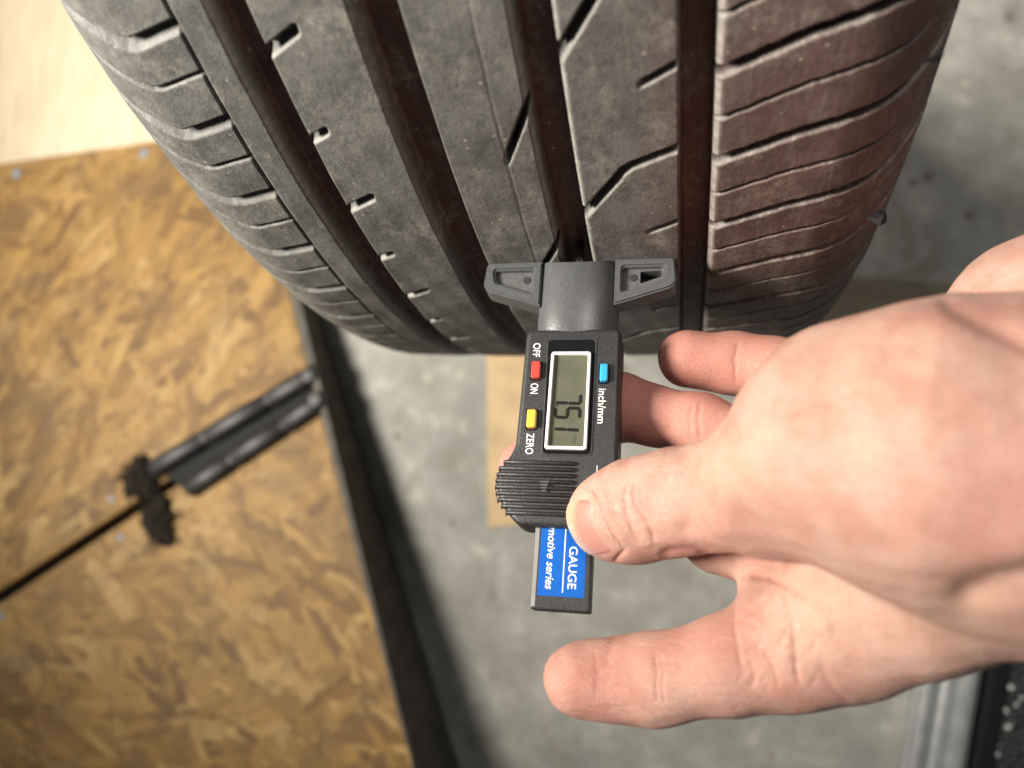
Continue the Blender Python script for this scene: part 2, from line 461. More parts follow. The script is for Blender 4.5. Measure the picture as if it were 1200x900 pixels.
# ------------------------------------------------------------------ gauge
def tread_hit(u, v):
    d = ray(u, v); dp = d-A_*(d@A_); cp = -(CEN-A_*(CEN@A_))
    a, b, c = dp@dp, 2*dp@cp, cp@cp-RT*RT
    return d*((-b-math.sqrt(b*b-4*a*c))/(2*a))
GO = tread_hit(676, 311)
gn = tread_hit(676, 319)-CEN; gn = gn-A_*(gn@A_); gn /= np.linalg.norm(gn)
gz = np.cross(gn, A_)
gw = c2w(GO)*.001
R3 = np.array([MW@gn, MW@A_, MW@gz]).T
gauge = empty('tread_depth_gauge')
gauge.matrix_world = Matrix([[*R3[i], gw[i]] for i in range(3)]+[[0, 0, 0, 1]])
tag(gauge, 'black digital tread depth gauge with grey foot pressed on the tyre tread', 'gauge')
# local axes: X away from the tyre, Y along the foot, Z out of the display face
CY = .9
# foot hub: barrel-faced block
hub = []
for k in range(25):
    a = math.pi*k/24
    hub.append((CY-11.4*math.cos(a), -1.5+7.6*math.sin(a)**1.0))
hub += [(CY+11.4, -5.5), (CY-11.4, -5.5)]
n = len(hub)
V = [(max(0, z-2.6)*.62, y, z) for y, z in hub]+[(24, y, z) for y, z in hub]
Fs = [list(range(n))[::-1], list(range(n, 2*n))]+[[i, (i+1) % n, n+(i+1) % n, n+i] for i in range(n)]
h_ = obj('foot_hub', V, Fs, M['grey'], gauge, False, .35, 2)
h_.data.polygons.foreach_set('use_smooth', np.ones(len(h_.data.polygons), dtype=bool)); h_.data.set_sharp_from_angle(angle=.7)

def wing(sg):
    """one arm of the foot, with a moulded pocket (and a hole in the right one)"""
    y = lambda d: CY+sg*d
    out = [(0, 10.5), (0, 27.2), (7.6, 27.8), (9.4, 26.2), (14.4, 10.5)]
    pk = [(2.4, 12.6), (2.4, 25.0 if sg < 0 else 24.6), (6.6, 24.2 if sg < 0 else 24.6), (10.6, 12.6)]
    out = round_poly(out, [0.01, 1.0, 1.2, 1.0, .01], 4); pk = round_poly(pk, .9, 4)
    z1, zp, z0 = 3.0, 1.3, -3.2
    # solid outline rim: stitch outline and pocket with a boolean-free ring built from resampled loops
    def resample(pl, m, c):
        P = np.array(pl+[pl[0]]); ang = np.unwrap(np.arctan2(P[:, 1]-c[1], P[:, 0]-c[0]))
        if ang[-1] < ang[0]: P = P[::-1]; ang = ang[::-1]
        tt = np.linspace(-math.pi, math.pi, m, endpoint=False); res = []
        a0 = ang[0]
        for t in tt:
            t2 = a0+((t-a0) % (2*math.pi)); res.append((np.interp(t2, ang, P[:, 0]), np.interp(t2, ang, P[:, 1])))
        return res
    c = (5.2, 17.0); m = 72
    A = resample(out, m, c); B = resample(pk, m, c)
    Bi = [(c[0]+(x-c[0])*.90, c[1]+(yy-c[1])*.93) for x, yy in B]
    V = [(x, y(d), z0) for x, d in A]+[(x, y(d), z1) for x, d in A]+[(x, y(d), z1) for x, d in B]+[(x, y(d), zp) for x, d in Bi]
    Fs = [[i+k*m, (i+1) % m+k*m, (i+1) % m+(k+1)*m, i+(k+1)*m] for k in range(3) for i in range(m)]
    wg = empty_part = obj('foot_wing', V, Fs+[list(range(m))], M['grey'], gauge, False, 0)
    import bmesh
    bm = bmesh.new(); bm.from_mesh(wg.data)
    ed = [e for e in bm.edges if len(e.link_faces) == 2 and e.calc_face_angle(0) > .6 and abs(e.verts[0].co.z-e.verts[1].co.z) < 1e-6 and e.verts[0].co.z > .0029]
    bmesh.ops.bevel(bm, geom=ed, offset=.0005, segments=2, affect='EDGES', clamp_overlap=True)
    bm.to_mesh(wg.data); bm.free()
    # pocket floor, with the triangular hole left open on the right wing
    if sg < 0:
        obj('pocket', [(x, y(d), zp) for x, d in Bi], [list(range(m))], M['recess'], wg)
    else:
        hole = round_poly([(3.4, 17.6), (3.2, 23.6), (5.0, 23.8), (7.3, 17.6)], .5, 4)
        ch = (5.0, 19.6)
        B2 = resample(Bi, m, ch); H2 = resample(hole, m, ch)
        V = [(x, y(d), zp) for x, d in B2]+[(x, y(d), zp) for x, d in H2]+[(x, y(d), z0-.05) for x, d in H2]
        obj('pocket', V, [[i+k*m, (i+1) % m+k*m, (i+1) % m+(k+1)*m, i+(k+1)*m] for k in range(2) for i in range(m)], M['recess'], wg)
        # dark inside of the hole
        obj('hole', [(x, y(d), z0+.4) for x, d in H2], [list(range(m))], M['blackedge'], wg)
    cx, cy = (5.3, y(15.2)) if sg < 0 else (5.4, y(15.6))
    pin = [(cx+1.15*math.cos(2*math.pi*i/20), cy+1.15*math.sin(2*math.pi*i/20)) for i in range(20)]
    prism('ejector_mark', pin, zp-.2, zp+.22, M['black'], wg, .08, 1)
wing(-1); wing(1)

# probe pin reaching into the groove
V = []; Fs = []
for i in range(14):
    a = 2*math.pi*i/14; V += [(-7.2, CY+1.1*math.cos(a), 1.0+1.1*math.sin(a)), (1, CY+1.1*math.cos(a), 1.0+1.1*math.sin(a))]
for i in range(14): j = (i+1) % 14; Fs.append([2*i, 2*j, 2*j+1, 2*i+1])
Fs.append([2*i for i in range(14)])
obj('probe_pin', V, Fs, M['steel'], gauge, True)

# body
bod = round_poly([(22.4, -12.3), (22.4, 14.0), (79, 14.2), (79, -10.8), (73.5, -15.6), (69, -17.0), (64.5, -17.0), (61, -14.6), (57.5, -12.9)],
                 [2.2, 2.2, 3, 2.2, 2.5, 2.5, 2.5, 2.5, 3], 5)
body = prism('body', bod, -6.2, 6.0, M['black'], gauge, 1.4, 4)
body.data.polygons.foreach_set('use_smooth', np.ones(len(body.data.polygons), dtype=bool)); body.data.set_sharp_from_angle(angle=.9)
# display: sunk glossy panel behind a thin lip, white bezel, glass and segments
disp = prism('display', round_poly([(26.0, -5.7), (26.0, 7.2), (59.4, 7.2), (59.4, -5.3)], 1.2, 5), 5.2, 6.06, M['gloss'], body, .05, 1)
lip = round_poly([(25.6, -6.1), (25.6, 7.6), (59.8, 7.6), (59.8, -5.7)], 1.4, 5); li = round_poly([(26.0, -5.7), (26.0, 7.2), (59.4, 7.2), (59.4, -5.3)], 1.2, 5)
def ring_frame(name, o_, i_, z0, z1, mat, par, bevel=0):
    m = len(o_); V = [(x, y, z) for z in (z0, z1) for x, y in o_]+[(x, y, z) for z in (z0, z1) for x, y in i_]
    Fs = []
    for i in range(m):
        j = (i+1) % m
        Fs += [[i, j, m+j, m+i], [m+i, m+j, 3*m+j, 3*m+i], [3*m+i, 3*m+j, 2*m+j, 2*m+i], [2*m+i, 2*m+j, j, i]]
    return obj(name, V, Fs, mat, par, False, bevel, 2)
ring_frame('display_lip', lip, li, 5.5, 6.22, M['black'], body, .12)
bz_o = round_poly([(30.0, -4.6), (30.0, 6.2), (58.4, 6.2), (58.4, -4.8)], .9, 5); bz_i = round_poly([(30.9, -3.8), (30.9, 5.4), (57.5, 5.4), (57.5, -4.0)], .4, 5)
ring_frame('bezel', bz_o, bz_i, 5.9, 7.1, M['frame'], disp, .15)
prism('screen', round_poly([(30.7, -4.0), (30.7, 5.6), (57.7, 5.6), (57.7, -4.2)], .4, 3), 5.9, 6.12, M['lcd'], disp)

def seg_digit(ch, x0, wd, y0, ht):
    """seven-segment digit; x runs along the text, y up the letter"""
    on = {'7': 'abc', '5': 'acdfg', '1': 'bc'}[ch]; th = .95
    sl = .10
    def S(x, y): return (x0+x*wd+sl*(y-.5)*wd, y0+y*ht)
    g_ = -.02
    segs = {'a': ((g_, 1), (1-g_, 1)), 'g': ((g_, .5), (1-g_, .5)), 'd': ((g_, 0), (1-g_, 0)),
            'f': ((0, .5+g_), (0, 1-g_)), 'b': ((1, .5+g_), (1, 1-g_)), 'e': ((0, g_), (0, .5-g_)), 'c': ((1, g_), (1, .5-g_))}
    V = []; Fs = []
    for s_ in on:
        a, b = (np.array(S(*p)) for p in segs[s_]); d = (b-a)/np.linalg.norm(b-a); nrm = np.array([-d[1], d[0]])
        pts = [a, a+d*th*.5+nrm*th*.5, b-d*th*.5+nrm*th*.5, b, b-d*th*.5-nrm*th*.5, a+d*th*.5-nrm*th*.5]
        k = len(V); V += [(p[0], p[1], 6.16) for p in pts]; Fs.append(list(range(k, k+6)))
    obj('digit', V, Fs, M['ink'], disp)
seg_digit('7', 42.3, 2.7, -2.6, 6.5); seg_digit('5', 46.4, 2.8, -2.6, 6.5); seg_digit('1', 49.8, 2.8, -2.6, 6.5)
boxm('decimal_point', 45.4, 45.9, -2.6, -2.1, 6.13, 6.17, M['ink'], disp)

def text(s_, x, y, size, mat, z, par, name='lettering', shear=0, width=None, z1=.0):
    cu = bpy.data.curves.new('txt', 'FONT'); cu.body = s_; cu.size = 1.0; cu.shear = shear; cu.offset = .010
    o = bpy.data.objects.new('txt', cu); col.objects.link(o)
    bpy.context.view_layer.update()
    me = bpy.data.meshes.new_from_object(o.evaluated_get(bpy.context.evaluated_depsgraph_get()))
    bpy.data.objects.remove(o)
    V = np.empty(len(me.vertices)*3, np.float32); me.vertices.foreach_get('co', V); V = V.reshape(-1, 3)
    x0, x1 = V[:, 0].min(), V[:, 0].max()
    sx = size if width is None else width/(x1-x0)
    V = np.stack([(V[:, 0]-x0)*sx+x, V[:, 1]*size+y, np.full(len(V), z)], -1)*.001
    me.vertices.foreach_set('co', V.astype(np.float32).ravel()); me.name = name
    return link(name, me, mat, par)
text('OFF', 26.9, -9.9, 2.8, M['white'], 6.04, body, width=4.3)
text('ON', 39.2, -9.8, 2.9, M['white'], 6.04, body, width=3.1)
text('ZERO', 53.8, -9.9, 2.9, M['white'], 6.04, body, width=5.9)
text('inch/mm', 40.7, 8.6, 2.9, M['white'], 6.04, body, width=10.0)
text('mm', 54.0, 2.2, 2.2, M['faint'], 6.16, disp, width=2.6)

def button(name, x0, x1, y0, y1, mat):
    b_ = prism(name, round_poly([(x0, y0), (x0, y1), (x1, y1), (x1, y0)], .6, 4), 5.6, 7.5, mat, body, .3, 2)
    ring_frame('button_slot', round_poly([(x0-.45, y0-.45), (x0-.45, y1+.45), (x1+.45, y1+.45), (x1+.45, y0-.45)], .8, 4),
               round_poly([(x0-.05, y0-.05), (x0-.05, y1+.05), (x1+.05, y1+.05), (x1+.05, y0-.05)], .6, 4), 5.7, 6.1, M['gloss'], b_)
button('red_switch', 33.0, 38.0, -9.8, -7.4, M['red'])
button('blue_switch', 33.8, 38.9, 8.8, 10.9, M['blue'])
button('yellow_switch', 47.3, 52.5, -10.0, -7.6, M['yellow'])
boxm('index_mark', 62.3, 64.2, 8.9, 9.1, 6.0, 6.04, M['white'], body)

# grip ridges
edge = [(60.8, -14.3), (63.5, -16.4), (66, -17.0), (69, -17.0), (72, -16.4), (75, -14.4), (77.5, -12.2)]
for k in range(9):
    x = 62.1+k*1.72
    ye = float(np.interp(x, [e[0] for e in edge], [e[1] for e in edge]))-.55
    V = []; Fs = []
    pr = [(-.62, 5.7), (-.55, 6.5), (-.25, 6.95), (.25, 6.95), (.55, 6.5), (.62, 5.7)]
    ys = [ye, ye+.25, ye+1.0, 3.2, 3.4]; zs = [-2.4, -.9, 0, 0, -.55]
    V = [(x+a, yv, b+zz if b > 5.9 or zz < -1 else b) for yv, zz in zip(ys, zs) for a, b in pr]
    m = len(pr)
    for r_ in range(len(ys)-1):
        for i in range(m-1): Fs.append([r_*m+i, r_*m+i+1, (r_+1)*m+i+1, (r_+1)*m+i])
    Fs += [list(range(m)), list(range(len(V)-m, len(V)))]
    obj('grip_ridge', V, Fs, M['black'], body, True)
for i, (xx, ww) in enumerate([(66.3, 2.4), (67.1, 1.9), (67.9, 1.4), (68.7, .9)]):   # little emblem of stacked bars
    boxm('emblem_bar', xx+.9, xx+1.35, -4.2-ww*.0-ww/2, -4.2+ww/2, 6.9, 7.08, M['recess'], body)
# slider with printed blue label
slid = prism('slider', [(70, -6.6), (70, 8.2), (98.0, 8.2), (98.0, -6.6)], -3.2, 3.2, M['black'], gauge, .5, 2)
lab = boxm('label', 74, 94.6, -4.9, 6.8, 3.0, 3.26, M['label'], slid)
lab_rim = boxm('slider_edge', 72, 97.4, -6.4, -5.3, 3.0, 3.24, M['zinc2'], slid, .05, 1)
boxm('label_rule', 76, 93.6, 1.25, 1.52, 3.26, 3.30, M['white'], lab)
text('GAUGE', 82.0, 2.6, 3.0, M['white'], 3.30, lab, width=10.6)
text('motive series', 77.2, -3.0, 3.0, M['white'], 3.30, lab, shear=.25, width=15.8)

body.location = (.0014, .0001, 0); body.scale.x = .965; slid.location = (.0016, .0002, 0); slid.scale.x = .98
# ------------------------------------------------------------------ hand
def build_hand():
    h = .8
    lo = np.array([-12., -88., -238.]); hi = np.array([170., 42., -98.])
    ax = [np.arange(lo[i], hi[i]+h, h, dtype=np.float32) for i in range(3)]
    X, Yg, Z = np.meshgrid(*ax, indexing='ij')
    def cone(p, q):
        a = camp(*p[:3]).astype(np.float32); b = camp(*q[:3]).astype(np.float32); ba = b-a
        px, py, pz = X-a[0], Yg-a[1], Z-a[2]
        t = np.clip((px*ba[0]+py*ba[1]+pz*ba[2])/float(ba@ba), 0, 1)
        return np.sqrt((px-t*ba[0])**2+(py-t*ba[1])**2+(pz-t*ba[2])**2)-(p[3]+t*(q[3]-p[3]))
    def smin(a, b, k):
        hh = np.clip(.5+.5*(b-a)/k, 0, 1); return b+(a-b)*hh-k*hh*(1-hh)
    def chain(pts, k):
        d = None
        for p, q in zip(pts[:-1], pts[1:]):
            c = cone(p, q); d = c if d is None else smin(d, c, k)
        return d
    def ell(c, r):
        a = camp(*c).astype(np.float32); k0 = np.sqrt(((X-a[0])/r[0])**2+((Yg-a[1])/r[1])**2+((Z-a[2])/r[2])**2)
        return (k0-1)*min(r)
    thumb = chain([(716, 604, 190.5, 10.9), (745, 598, 187, 11.9), (795, 588, 181, 12.1), (850, 578, 173, 12.0), (905, 567, 163, 15.5)], 4)
    thenar = chain([(905, 567, 163, 15.5), (1000, 522, 151, 22.5), (1100, 532, 143, 28.0), (1230, 553, 139, 31.0), (1420, 625, 148, 31), (1560, 690, 152, 33)], 7)
    thumb = smin(thumb, thenar, 3.5)
    index = chain([(679, 796, 179, 8.3), (712, 797, 178, 8.0), (758, 795, 176, 8.9), (785, 793, 174, 8.8), (850, 780, 170, 9.7), (930, 764, 167, 11.4), (990, 745, 164, 12.4), (1085, 704, 153, 13.4), (1230, 620, 146, 20)], 5)
    web = chain([(896, 690, 181, 6.0), (925, 725, 172, 9.0), (1000, 700, 165, 14), (1080, 660, 160, 18)], 7)
    index = smin(index, web, 7)
    palm = chain([(842, 627, 197, 10.0), (905, 627, 190, 11.5), (975, 640, 182, 16), (1100, 600, 176, 22), (1300, 560, 172, 26)], 7)
    middle = chain([(613, 549, 221, 7.3), (662, 513, 222, 8.4), (724, 476, 219.5, 9.1), (765, 487, 215, 8.2), (822, 498, 209, 8.2), (885, 530, 200, 9.8), (960, 590, 188, 13)], 3)
    ring = chain([(806, 421, 220, 8.5), (862, 426, 218, 8.5), (905, 432, 213, 8.6), (965, 452, 200, 9.0), (1065, 525, 187, 14)], 3)
    heel = chain([(1120, 490, 196, 15), (1238, 400, 181, 24.3), (1420, 560, 168, 29)], 8)
    palm = smin(smin(palm, heel, 6), smin(middle, ring, .8), 5)
    palm = smin(palm, index, 4)
    k = np.clip(1.3+(X-62)*.22, 1.3, 7).astype(np.float32)
    D = smin(thumb, palm, k)
    # low-frequency anatomical unevenness
    D += .28*np.sin(X*.23+Yg*.11)*np.sin(Yg*.19-Z*.13+1)+.10*np.sin(X*.61+1.7*np.sin(Yg*.3))*np.sin(Yg*.53+Z*.4)
    # ---- surface nets
    S = D < 0
    nx, ny, nz = D.shape
    cs = np.zeros((nx-1, ny-1, nz-1), np.uint8)
    for i in (0, 1):
        for j in (0, 1):
            for l in (0, 1): cs += S[i:nx-1+i, j:ny-1+j, l:nz-1+l]
    act = (cs > 0) & (cs < 8)
    ci = np.argwhere(act); vid = np.full(act.shape, -1, np.int32); vid[act] = np.arange(len(ci))
    acc = np.zeros((len(ci), 3)); cnt = np.zeros(len(ci))
    cor = np.array([[i, j, l] for i in (0, 1) for j in (0, 1) for l in (0, 1)])
    for a in range(8):
        for b in range(a+1, 8):
            if abs(cor[a]-cor[b]).sum() != 1: continue
            da = D[tuple((ci+cor[a]).T)]; db = D[tuple((ci+cor[b]).T)]
            m = (da < 0) != (db < 0); t = np.where(m, da/np.where(m, da-db, 1), 0)
            acc[m] += (cor[a]+t[:, None]*(cor[b]-cor[a]))[m]; cnt[m] += 1
    V = (ci+acc/cnt[:, None])*h+lo
    quads = []
    for axis in range(3):
        sl0 = [slice(None)]*3; sl1 = [slice(None)]*3; sl0[axis] = slice(0, -1); sl1[axis] = slice(1, None)
        e = np.argwhere(S[tuple(sl0)] != S[tuple(sl1)])
        o1, o2 = [(1, 2), (2, 0), (0, 1)][axis]
        ok = (e[:, o1] > 0) & (e[:, o2] > 0) & (e[:, o1] < D.shape[o1]-1) & (e[:, o2] < D.shape[o2]-1); e = e[ok]
        ins = S[tuple(e.T)]
        u1 = np.zeros(3, int); u1[o1] = 1; u2 = np.zeros(3, int); u2[o2] = 1
        q = np.stack([vid[tuple((e-u1-u2).T)], vid[tuple((e-u2).T)], vid[tuple(e.T)], vid[tuple((e-u1).T)]], -1)
        q[~ins] = q[~ins][:, ::-1]; quads.append(q)
    Q = np.concatenate(quads); Q = Q[(Q >= 0).all(1)]
    return V, Q, D, ax, lo, h
HV, HQ, HD, HAX, HLO, HH = build_hand()

def sdf_at(P):
    """trilinear sample of the hand field (camera axes, mm)"""
    g_ = (np.asarray(P)-HLO)/HH; i = np.clip(np.floor(g_).astype(int), 0, np.array(HD.shape)-2); f = g_-i; out = 0
    for a in (0, 1):
        for b in (0, 1):
            for c in (0, 1):
                wgt = (f[:, 0] if a else 1-f[:, 0])*(f[:, 1] if b else 1-f[:, 1])*(f[:, 2] if c else 1-f[:, 2])
                out = out+wgt*HD[i[:, 0]+a, i[:, 1]+b, i[:, 2]+c]
    return out

# refine once, then press creases, knuckle folds and veins into the surface
tmp = mesh_np('tmp', HV, HQ); to = bpy.data.objects.new('tmp', tmp); col.objects.link(to)
sm = to.modifiers.new('s', 'SUBSURF'); sm.levels = 1; sm.render_levels = 1
bpy.context.view_layer.update()
me = bpy.data.meshes.new_from_object(to.evaluated_get(bpy.context.evaluated_depsgraph_get()))
bpy.data.objects.remove(to)
nV = len(me.vertices); V = np.empty(nV*3, np.float32); me.vertices.foreach_get('co', V); V = V.reshape(-1, 3).astype(float)
N = np.empty(nV*3, np.float32); me.vertices.foreach_get('normal', N); N = N.reshape(-1, 3).astype(float)
if (N[:, 2][V[:, 2] > np.percentile(V[:, 2], 99)]).mean() < 0:
    me.flip_normals(); N = -N
U_ = 600+F_PX*V[:, 0]/-V[:, 2]; W_ = 450-F_PX*V[:, 1]/-V[:, 2]; DEP = -V[:, 2]
facing = np.clip(-(N*V).sum(1)/np.linalg.norm(V, axis=1)*4+.2, 0, 1)
def pl_dist(pts):
    best = np.full(nV, 1e9); tb = np.zeros(nV)
    pts = np.array(pts, float); L = np.concatenate([[0], np.cumsum(np.linalg.norm(np.diff(pts, axis=0), axis=1))])
    for k in range(len(pts)-1):
        a, b = pts[k], pts[k+1]; ab = b-a
        t = np.clip(((U_-a[0])*ab[0]+(W_-a[1])*ab[1])/(ab@ab), 0, 1)
        d = np.hypot(U_-a[0]-t*ab[0], W_-a[1]-t*ab[1]); m = d < best
        best[m] = d[m]; tb[m] = (L[k]+t[m]*np.sqrt(ab@ab))/L[-1]
    return best, tb
disp_ = np.zeros(nV); red = np.zeros(nV); pale = np.zeros(nV)
CREASE = .80
def crease(pts, wd, amp, dr=(0, 999), rd=0., taper=True):
    global disp_, red
    d, t = pl_dist(pts); m = facing*((DEP > dr[0]) & (DEP < dr[1]))
    e = np.clip(np.minimum(t, 1-t)*6, 0, 1) if taper else 1
    wv = (.7*np.exp(-(d/wd)**2)+.3*np.exp(-(d/(2.6*wd))**2))*m*e*CREASE
    disp_ = disp_+amp*wv; red = np.maximum(red, rd*wv)
TH = (100, 191)
# thumb: knuckle folds above the nail
crease([(737, 560), (731, 580), (733, 600), (741, 622), (753, 642)], 2.6, -.50, TH, .5)
crease([(744, 556), (741, 578), (744, 592), (756, 608), (765, 626), (766, 640)], 2.4, -.55, TH, .5)
crease([(750, 560), (748, 580), (757, 602)], 2.0, -.30, TH, .3)
crease([(754, 612), (759, 628), (762, 642)], 7, .40, TH)
crease([(770, 650), (790, 646), (815, 645), (840, 655)], 5, -.8, TH, .8)
crease([(806, 536), (800, 575), (806, 618)], 11, -1.1, TH, .2, False)
crease([(845, 545), (852, 580), (848, 615)], 20, 1.5, TH, 0, False)
crease([(694, 573), (700, 584), (705, 600), (711, 614), (720, 630), (732, 645), (722, 656)], 2.6, -.75, TH, .55, False)
crease([(703, 572), (709, 588), (715, 606), (724, 622), (738, 640)], 5, .45, TH, .2)
# index: finger creases
IX = (140, 190)
for off, am in ((0, -.32), (7, -.22)):
    crease([(766+off, 762), (770+off, 785), (769+off, 806), (772+off, 826)], 2.2, am, IX, .3)
crease([(697, 760), (700, 790), (698, 825)], 2.6, -.16, IX, .2)
crease([(722, 738), (716, 757), (712, 772)], 7, -.5, IX, .1, False)
crease([(863, 700), (860, 730), (866, 765), (872, 795)], 3.0, -.40, IX, .45)
crease([(878, 770), (884, 790), (880, 808)], 3.0, -.3, IX, .3)
crease([(893, 760), (905, 780), (913, 806)], 2.6, -.5, IX, .4)
crease([(872, 722), (885, 712), (900, 700), (908, 682)], 3.0, -.5, IX, .3)
crease([(880, 738), (892, 728), (900, 714)], 3.4, -.42, IX, .25)
crease([(912, 760), (918, 745), (924, 733)], 2.6, -.45, IX, .3)
crease([(925, 722), (929, 740), (932, 758), (933, 786), (938, 806)], 3.0, -.65, IX, .4)
crease([(922, 742), (920, 760), (924, 776)], 4.5, .35, IX)
crease([(917, 690), (924, 710), (924, 728)], 3.0, -.35, IX, .2)
crease([(938, 690), (950, 712), (975, 740)], 7, .5, IX)
crease([(958, 770), (966, 792), (980, 812), (1000, 826)], 4.0, -.35, IX, .3)
crease([(868, 676), (880, 672), (900, 676), (930, 690), (955, 708)], 5.0, -.8, (100, 190), .4)
# fine lengthwise furrows on the palmar side of the index finger
for k in range(26):
    r_ = random.Random(k+50); v0 = 752+r_.uniform(0, 84); u0 = 655+r_.uniform(0, 190)
    crease([(u0, v0), (u0+18, v0+r_.uniform(-3, 3)), (u0+40, v0+r_.uniform(-5, 5))], 1.6, -.10, IX, .10)
for k in range(22):                                      # short lines across web and thumb
    r_ = random.Random(k+90); u0 = 868+r_.uniform(0, 95); v0 = 690+r_.uniform(0, 110); a_ = r_.gauss(1.9, .35)
    crease([(u0, v0), (u0+10*math.cos(a_), v0+10*math.sin(a_)), (u0+24*math.cos(a_+.2), v0+24*math.sin(a_+.2))], 2.0, -.16, IX, .12)
# other fingers
crease([(866, 398), (861, 420), (863, 452)], 2.6, -.4, (195, 240), .5)
crease([(822, 468), (818, 490), (821, 520)], 2.6, -.4, (195, 240), .5)
crease([(812, 470), (808, 492), (811, 520)], 2.2, -.25, (195, 240), .3)
# heel of the hand and snuff-box hollow
crease([(1112, 350), (1150, 372), (1210, 402)], 14, -1.6, (100, 175), .35, False)
crease([(1135, 700), (1165, 688), (1215, 678)], 20, -2.6, (90, 178), .1, False)
crease([(1060, 650), (1130, 655), (1215, 640)], 26, .9, (90, 178), 0, False)
for k in range(7):                                       # fine diagonal folds on the ball of the thumb
    u0, v0 = 855+k*17, 520-k*7
    crease([(u0, v0), (u0+26, v0-26+k*2), (u0+58, v0-42+k*3)], 5.5, -.18 if k % 2 else -.26, TH, .06)
# colour: flushed fingers and web, paler pressed tip and thumb knuckle
def blob(u, v, ru, rv, dr=(0, 999)):
    return np.exp(-(((U_-u)/ru)**2+((W_-v)/rv)**2))*((DEP > dr[0]) & (DEP < dr[1]))
red = np.maximum(red, .75*(DEP > 197)*(U_ < 960))
red = np.maximum(red, .55*blob(690, 800, 70, 60, IX)); red = np.maximum(red, .45*blob(830, 760, 70, 60, IX))
red = np.maximum(red, .30*blob(860, 610, 60, 60, TH)); red = np.maximum(red, .5*blob(1180, 590, 90, 60)); red = np.maximum(red, .35*blob(722, 650, 40, 14, TH))
pale = np.maximum(.8*blob(672, 620, 26, 55, TH), .55*blob(860, 545, 55, 45, TH)); pale = np.maximum(pale, .6*blob(960, 715, 55, 45)); pale = np.maximum(pale, .30*blob(1000, 470, 120, 80))
pale = np.maximum(pale, .35*blob(1120, 720, 110, 60))
V2 = V+N*disp_[:, None]
Wd = c2w(V2); org = c2w(camp(1000, 600, 165))
me.vertices.foreach_set('co', ((Wd-org)*.001).astype(np.float32).ravel())
for nm, ar in (('redness', red), ('pale', pale)):
    at = me.attributes.new(nm, 'FLOAT', 'POINT'); at.data.foreach_set('value', np.clip(ar, 0, 1).astype(np.float32))
me.update(); me.materials.clear()
hand = link('hand', me, M['skin'], None, True); hand.location = org*.001
tag(hand, 'bare left hand pinching the tread depth gauge between thumb and finger', 'hand')

# thumb nail: a thin plate lying on the thumb
def surf(u, v, d0=160., d1=205.):
    ds = np.linspace(d0, d1, 240); P = ray(u, v)[None]*ds[:, None]; s = sdf_at(P); i = np.argmax(s < 0)
    return P[i] if s[i] < 0 else None
top = [(684, 579), (678, 582), (669, 588), (661.5, 599)]
cut = np.array([(698, 583), (702, 597), (707, 610), (713, 623), (721, 635), (730, 645)], float)     # at the cuticle
free = np.array([(673, 583), (663, 597), (660, 613), (664, 631), (675, 647), (693, 655)], float)    # free edge
nu, nv = 36, 22
tt = np.linspace(0, 1, len(cut)); uu = np.linspace(0, 1, nu)
cutp = np.stack([np.interp(uu, tt, cut[:, k]) for k in (0, 1)], -1); frp = np.stack([np.interp(uu, tt, free[:, k]) for k in (0, 1)], -1)
for _ in range(6):
    cutp[1:-1] = .5*cutp[1:-1]+.25*(cutp[:-2]+cutp[2:]); frp[1:-1] = .5*frp[1:-1]+.25*(frp[:-2]+frp[2:])
grid = np.zeros((nv, nu, 3)); last = None
for j in range(nv):
    for i in range(nu):
        p = cutp[i]+(frp[i]-cutp[i])*j/(nv-1)
        s = surf(*(p+(p-np.array([716, 604.]))*.03))
        if s is not None: s = surf(*p)
        if s is None:
            c_ = np.array([716, 604.])
            for kk in range(30):
                p = p+(c_-p)*.015; s = surf(*(p+(p-c_)*.03))
                if s is not None: break
        grid[j, i] = s
for _ in range(3): grid[-1, 1:-1] = .5*grid[-1, 1:-1]+.25*(grid[-1, :-2]+grid[-1, 2:])
for _ in range(8):
    grid[1:-1, 1:-1] = .4*grid[1:-1, 1:-1]+.15*(grid[:-2, 1:-1]+grid[2:, 1:-1]+grid[1:-1, :-2]+grid[1:-1, 2:])
ctr = camp(730, 601, 190)
nrm = grid-ctr; nrm /= np.linalg.norm(nrm, axis=-1, keepdims=True)
lift = np.array([-.28+.40*min(1, j/8) for j in range(nv)])[:, None]+np.minimum(0, -.35+.35*np.minimum(np.arange(nu), nu-1-np.arange(nu))/3.)[None, :]
outer = grid+nrm*(.12+lift)[..., None]; inner = grid-nrm*.5
Vn = np.concatenate([outer.reshape(-1, 3), inner.reshape(-1, 3)]); idx = np.arange(nu*nv).reshape(nv, nu)
Fn = [[idx[j, i], idx[j, i+1], idx[j+1, i+1], idx[j+1, i]] for j in range(nv-1) for i in range(nu-1)]
off = nu*nv
Fn += [[b+off for b in f[::-1]] for f in Fn]
bd = list(idx[0, :])+list(idx[1:, -1])+list(idx[-1, -2::-1])+list(idx[-2:0:-1, 0])
Fn += [[bd[i], bd[(i+1) % len(bd)], bd[(i+1) % len(bd)]+off, bd[i]+off] for i in range(len(bd))]
mn = mesh_np('thumb_nail', (c2w(Vn)-org)*.001, Fn)
av = np.tile(np.repeat(np.linspace(0, 1, nv), nu), 2); au = np.tile(np.tile(np.linspace(0, 1, nu), nv), 2)
for nm, ar in (('nail_v', av), ('nail_u', au)):
    at = mn.attributes.new(nm, 'FLOAT', 'POINT'); at.data.foreach_set('value', ar.astype(np.float32))
link('thumb_nail', mn, M['nail'], hand, True)

